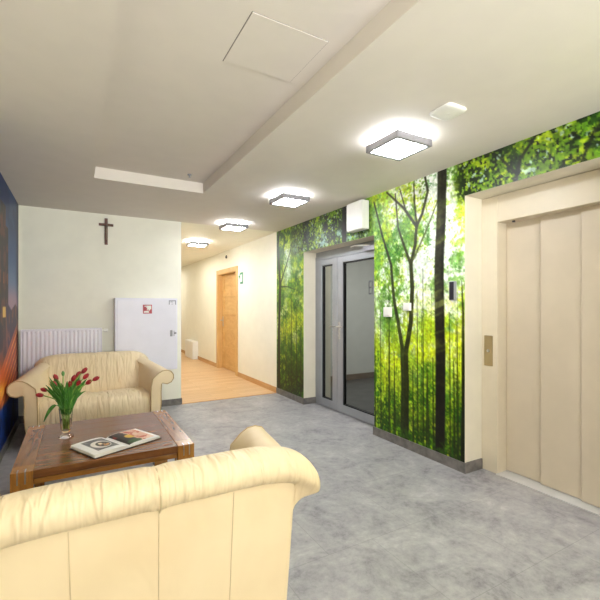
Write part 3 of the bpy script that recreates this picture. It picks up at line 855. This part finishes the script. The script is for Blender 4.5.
def flower_mesh(bm, base, d, Lh, R):
    """closed tulip bud: six overlapping petals as lens-shaped shells"""
    d = Vector(d).normalized(); a = d.orthogonal().normalized(); b = d.cross(a)
    for k in range(6):
        th = k*PI/3; rr = R*(1.0 if k % 2 else .9)
        n_, m_ = 7, 5; grid = []
        for i in range(n_):
            u = i/(n_-1); rad = rr*math.sin(PI*min(.93, .10+.80*u))**.7
            row = []
            for j in range(m_):
                w_ = (j/(m_-1)-.5)*1.35*math.sin(PI*(.16+.80*u))
                row.append(bm.verts.new(Vector(base)+d*(Lh*u)+(a*math.cos(th+w_)+b*math.sin(th+w_))*rad*(1+.04*(k % 2))))
            grid.append(row)
        for i in range(n_-1):
            for j in range(m_-1): bm.faces.new((grid[i][j], grid[i+1][j], grid[i+1][j+1], grid[i][j+1]))
def bez(p, q, r, n=9):
    p, q, r = Vector(p), Vector(q), Vector(r)
    return [p*(1-t)**2+q*2*t*(1-t)+r*t*t for t in [i/n for i in range(n+1)]]
def blade(bm, pts, wmax, side):
    side = Vector(side).normalized(); n = len(pts); rows = []
    for i, p in enumerate(pts):
        u = i/(n-1); w_ = wmax*math.sin(PI*(.12+.86*u))**.8
        d = (pts[min(i+1, n-1)]-pts[max(i-1, 0)]).normalized(); nm = side.cross(d).normalized()
        rows.append([bm.verts.new(p+side*(w_*s)+nm*(abs(s)**2*w_*.5)) for s in (-1, -.5, 0, .5, 1)])
    for i in range(n-1):
        for j in range(4): bm.faces.new((rows[i][j], rows[i+1][j], rows[i+1][j+1], rows[i][j+1]))
heads = [  # x, y, z of the bud, label
    (-.200, 3.24, .742, 'red tulip hanging lowest at the far left of the bunch'),
    (-.180, 3.29, .766, 'red tulip at far left of the bunch, just above the lowest one'),
    (-.120, 3.20, .806, 'red tulip left of the middle of the bunch, lower of two'),
    (-.115, 3.26, .842, 'red tulip left of the middle of the bunch, upper of two'),
    (-.079, 3.25, .868, 'unopened greenish tulip bud standing left of the bunch centre'),
    (-.038, 3.14, .806, 'red tulip facing the viewer at the front of the bunch centre'),
    (-.021, 3.19, .836, 'red tulip at the bunch centre, just right of the front one'),
    (.005, 3.21, .857, 'red tulip behind the bunch centre, leaning slightly right'),
    (.009, 3.11, .819, 'red tulip right of the bunch centre, lower front one'),
    (.039, 3.18, .888, 'red tulip standing highest in the bunch'),
    (.048, 3.15, .852, 'red tulip right below the highest one'),
    (.065, 3.12, .819, 'red tulip lower right in the bunch, second from far right'),
    (.106, 3.10, .843, 'red tulip leaning farthest right out of the bunch'),
]
VW = Vector((.87, -.49, 0))
for i, (x, y, z, lab) in enumerate(heads):
    an = i*2.4; r0 = .012+.010*((i*7) % 3)/2
    base = Vector((VX+.014*math.cos(an), VY+.014*math.sin(an), TZ+.055+.004*(i % 3)))
    hp = Vector((x, y, z))
    rim = Vector((VX+r0*1.4*math.cos(an), VY+r0*1.4*math.sin(an), TZ+.19))
    dxy = Vector((x-VX, y-VY, 0))
    rim = Vector((VX, VY, TZ+.19))+dxy*.16+Vector((.012*math.cos(an), .012*math.sin(an), 0))
    top = bez(rim, rim+Vector((dxy.x*.12, dxy.y*.12, (z-rim.z)*.7)), hp, 8)
    pts = [base, base.lerp(rim, .5)]+top
    tl = thing('tulip', lab, 'tulip', tuple(base), 0, 'red tulips in the glass vase')
    rel = lambda P_: [p-base for p in P_]
    B().tube(rel(pts), .0038, 7).done('stem', M['stem'], tl, smooth=True)
    d = (hp-top[-3]).normalized()
    fl = B(); bud = i == 4
    if i in (0, 1): d = (d+Vector((-.7, .3, -.05))).normalized()
    flower_mesh(fl.bm, hp-base-d*.006, d, .040 if bud else .050, .010 if bud else .0145)
    fl.done('flower', M['leaf'] if bud else M['petal'], tl, smooth=True)
    # leaves
    nl = 3 if i % 3 else 4
    lf = B()
    for k in range(nl):
        ang = an+1.3+k*2.1
        sp_ = .125*(.55+.45*random.random())
        if i == 2 and k == 0:
            p0 = rim+Vector((0, 0, .0)); p1 = Vector((-.125, 3.18, .74)); p2 = Vector((-.190, 3.20, .57))
            lp = bez(p0, p1, p2, 11); wd = .017
        else:
            p0 = rim.lerp(base, .25); p2 = Vector((VX+VW.x*sp_*math.cos(ang)*1.25+.05*math.sin(ang)*.49, VY+VW.y*sp_*math.cos(ang)+.06*math.sin(ang), TZ+.27+.16*random.random()))
            p1 = p0*.5+p2*.5+Vector((0, 0, .06)); lp = bez(p0, p1, p2, 10); wd = .012+.008*random.random()
        sd = (VW+Vector((0, 0, 0))+Vector((.3*math.sin(ang), .6*math.cos(ang), 0)))
        lb = B(); blade(lb.bm, [p-base for p in lp], wd, sd)
        lo = lb.done('leaf', M['leaf'], tl, smooth=True)
        sf = lo.modifiers.new('t', 'SOLIDIFY'); sf.thickness = .0012
    lf.bm.free()

# -------------------------------------------------------------------- lamps
def area(name, loc, rot, sx, sy, power, col):
    l = bpy.data.lights.new(name, 'AREA'); l.shape = 'RECTANGLE'; l.size = sx; l.size_y = sy; l.energy = power; l.color = col
    o = bpy.data.objects.new(name, l); C.objects.link(o); o.location = loc; o.rotation_euler = rot; return o
area('added_rear_fill', (1.0, -6.9, 1.4), (PI/2, 0, 0), 3.0, 2.0, 85, (.95, .98, 1))  # added fill light behind the viewer; the wall there has no window
area('rear_ceiling_lamp', (1.96, .2, 2.46), (0, 0, 0), .4, .4, 12, (.96, .98, 1))
area('rear_ceiling_lamp', (1.0, -2.2, 2.46), (0, 0, 0), 1.2, 1.2, 10, (.96, .98, 1))
area('corridor_lamp', (2.0, 9.0, 2.48), (0, 0, 0), .5, 1.6, 14, (1, .97, .9))
area('corridor_lamp', (2.0, 12.4, 2.48), (0, 0, 0), .5, 1.6, 14, (1, .97, .9))
area('added_up_fill', (1.0, -2.4, 1.6), (2.3, 0, 0), 1.4, 1.0, 100, (.97, .98, 1)).data.spread = math.radians(112)  # added out-of-view fill, brightens the ceiling and far end of the room
area('stairwell_lamp', (4.4, 4.2, 2.58), (0, 0, 0), 1, 1, 42, (1, 1, 1))

wd = bpy.data.worlds.new('world'); bpy.context.scene.world = wd; wd.use_nodes = True
wd.node_tree.nodes['Background'].inputs[0].default_value = (.8, .85, .9, 1); wd.node_tree.nodes['Background'].inputs[1].default_value = .3

# ------------------------------------------------------------------- camera
cam = bpy.data.cameras.new('camera'); co = bpy.data.objects.new('camera', cam); C.objects.link(co)
cam.sensor_width = 36; cam.sensor_fit = 'HORIZONTAL'; cam.lens = 36*396/600
cam.shift_y = 7/600
co.location = (0, 0, 1.35); co.rotation_euler = (PI/2, 0, -math.atan(224/396))
cam.clip_start = .02
sc = bpy.context.scene; sc.camera = co
sc.view_settings.view_transform = 'Standard'; sc.view_settings.look = 'None'; sc.view_settings.exposure = .5
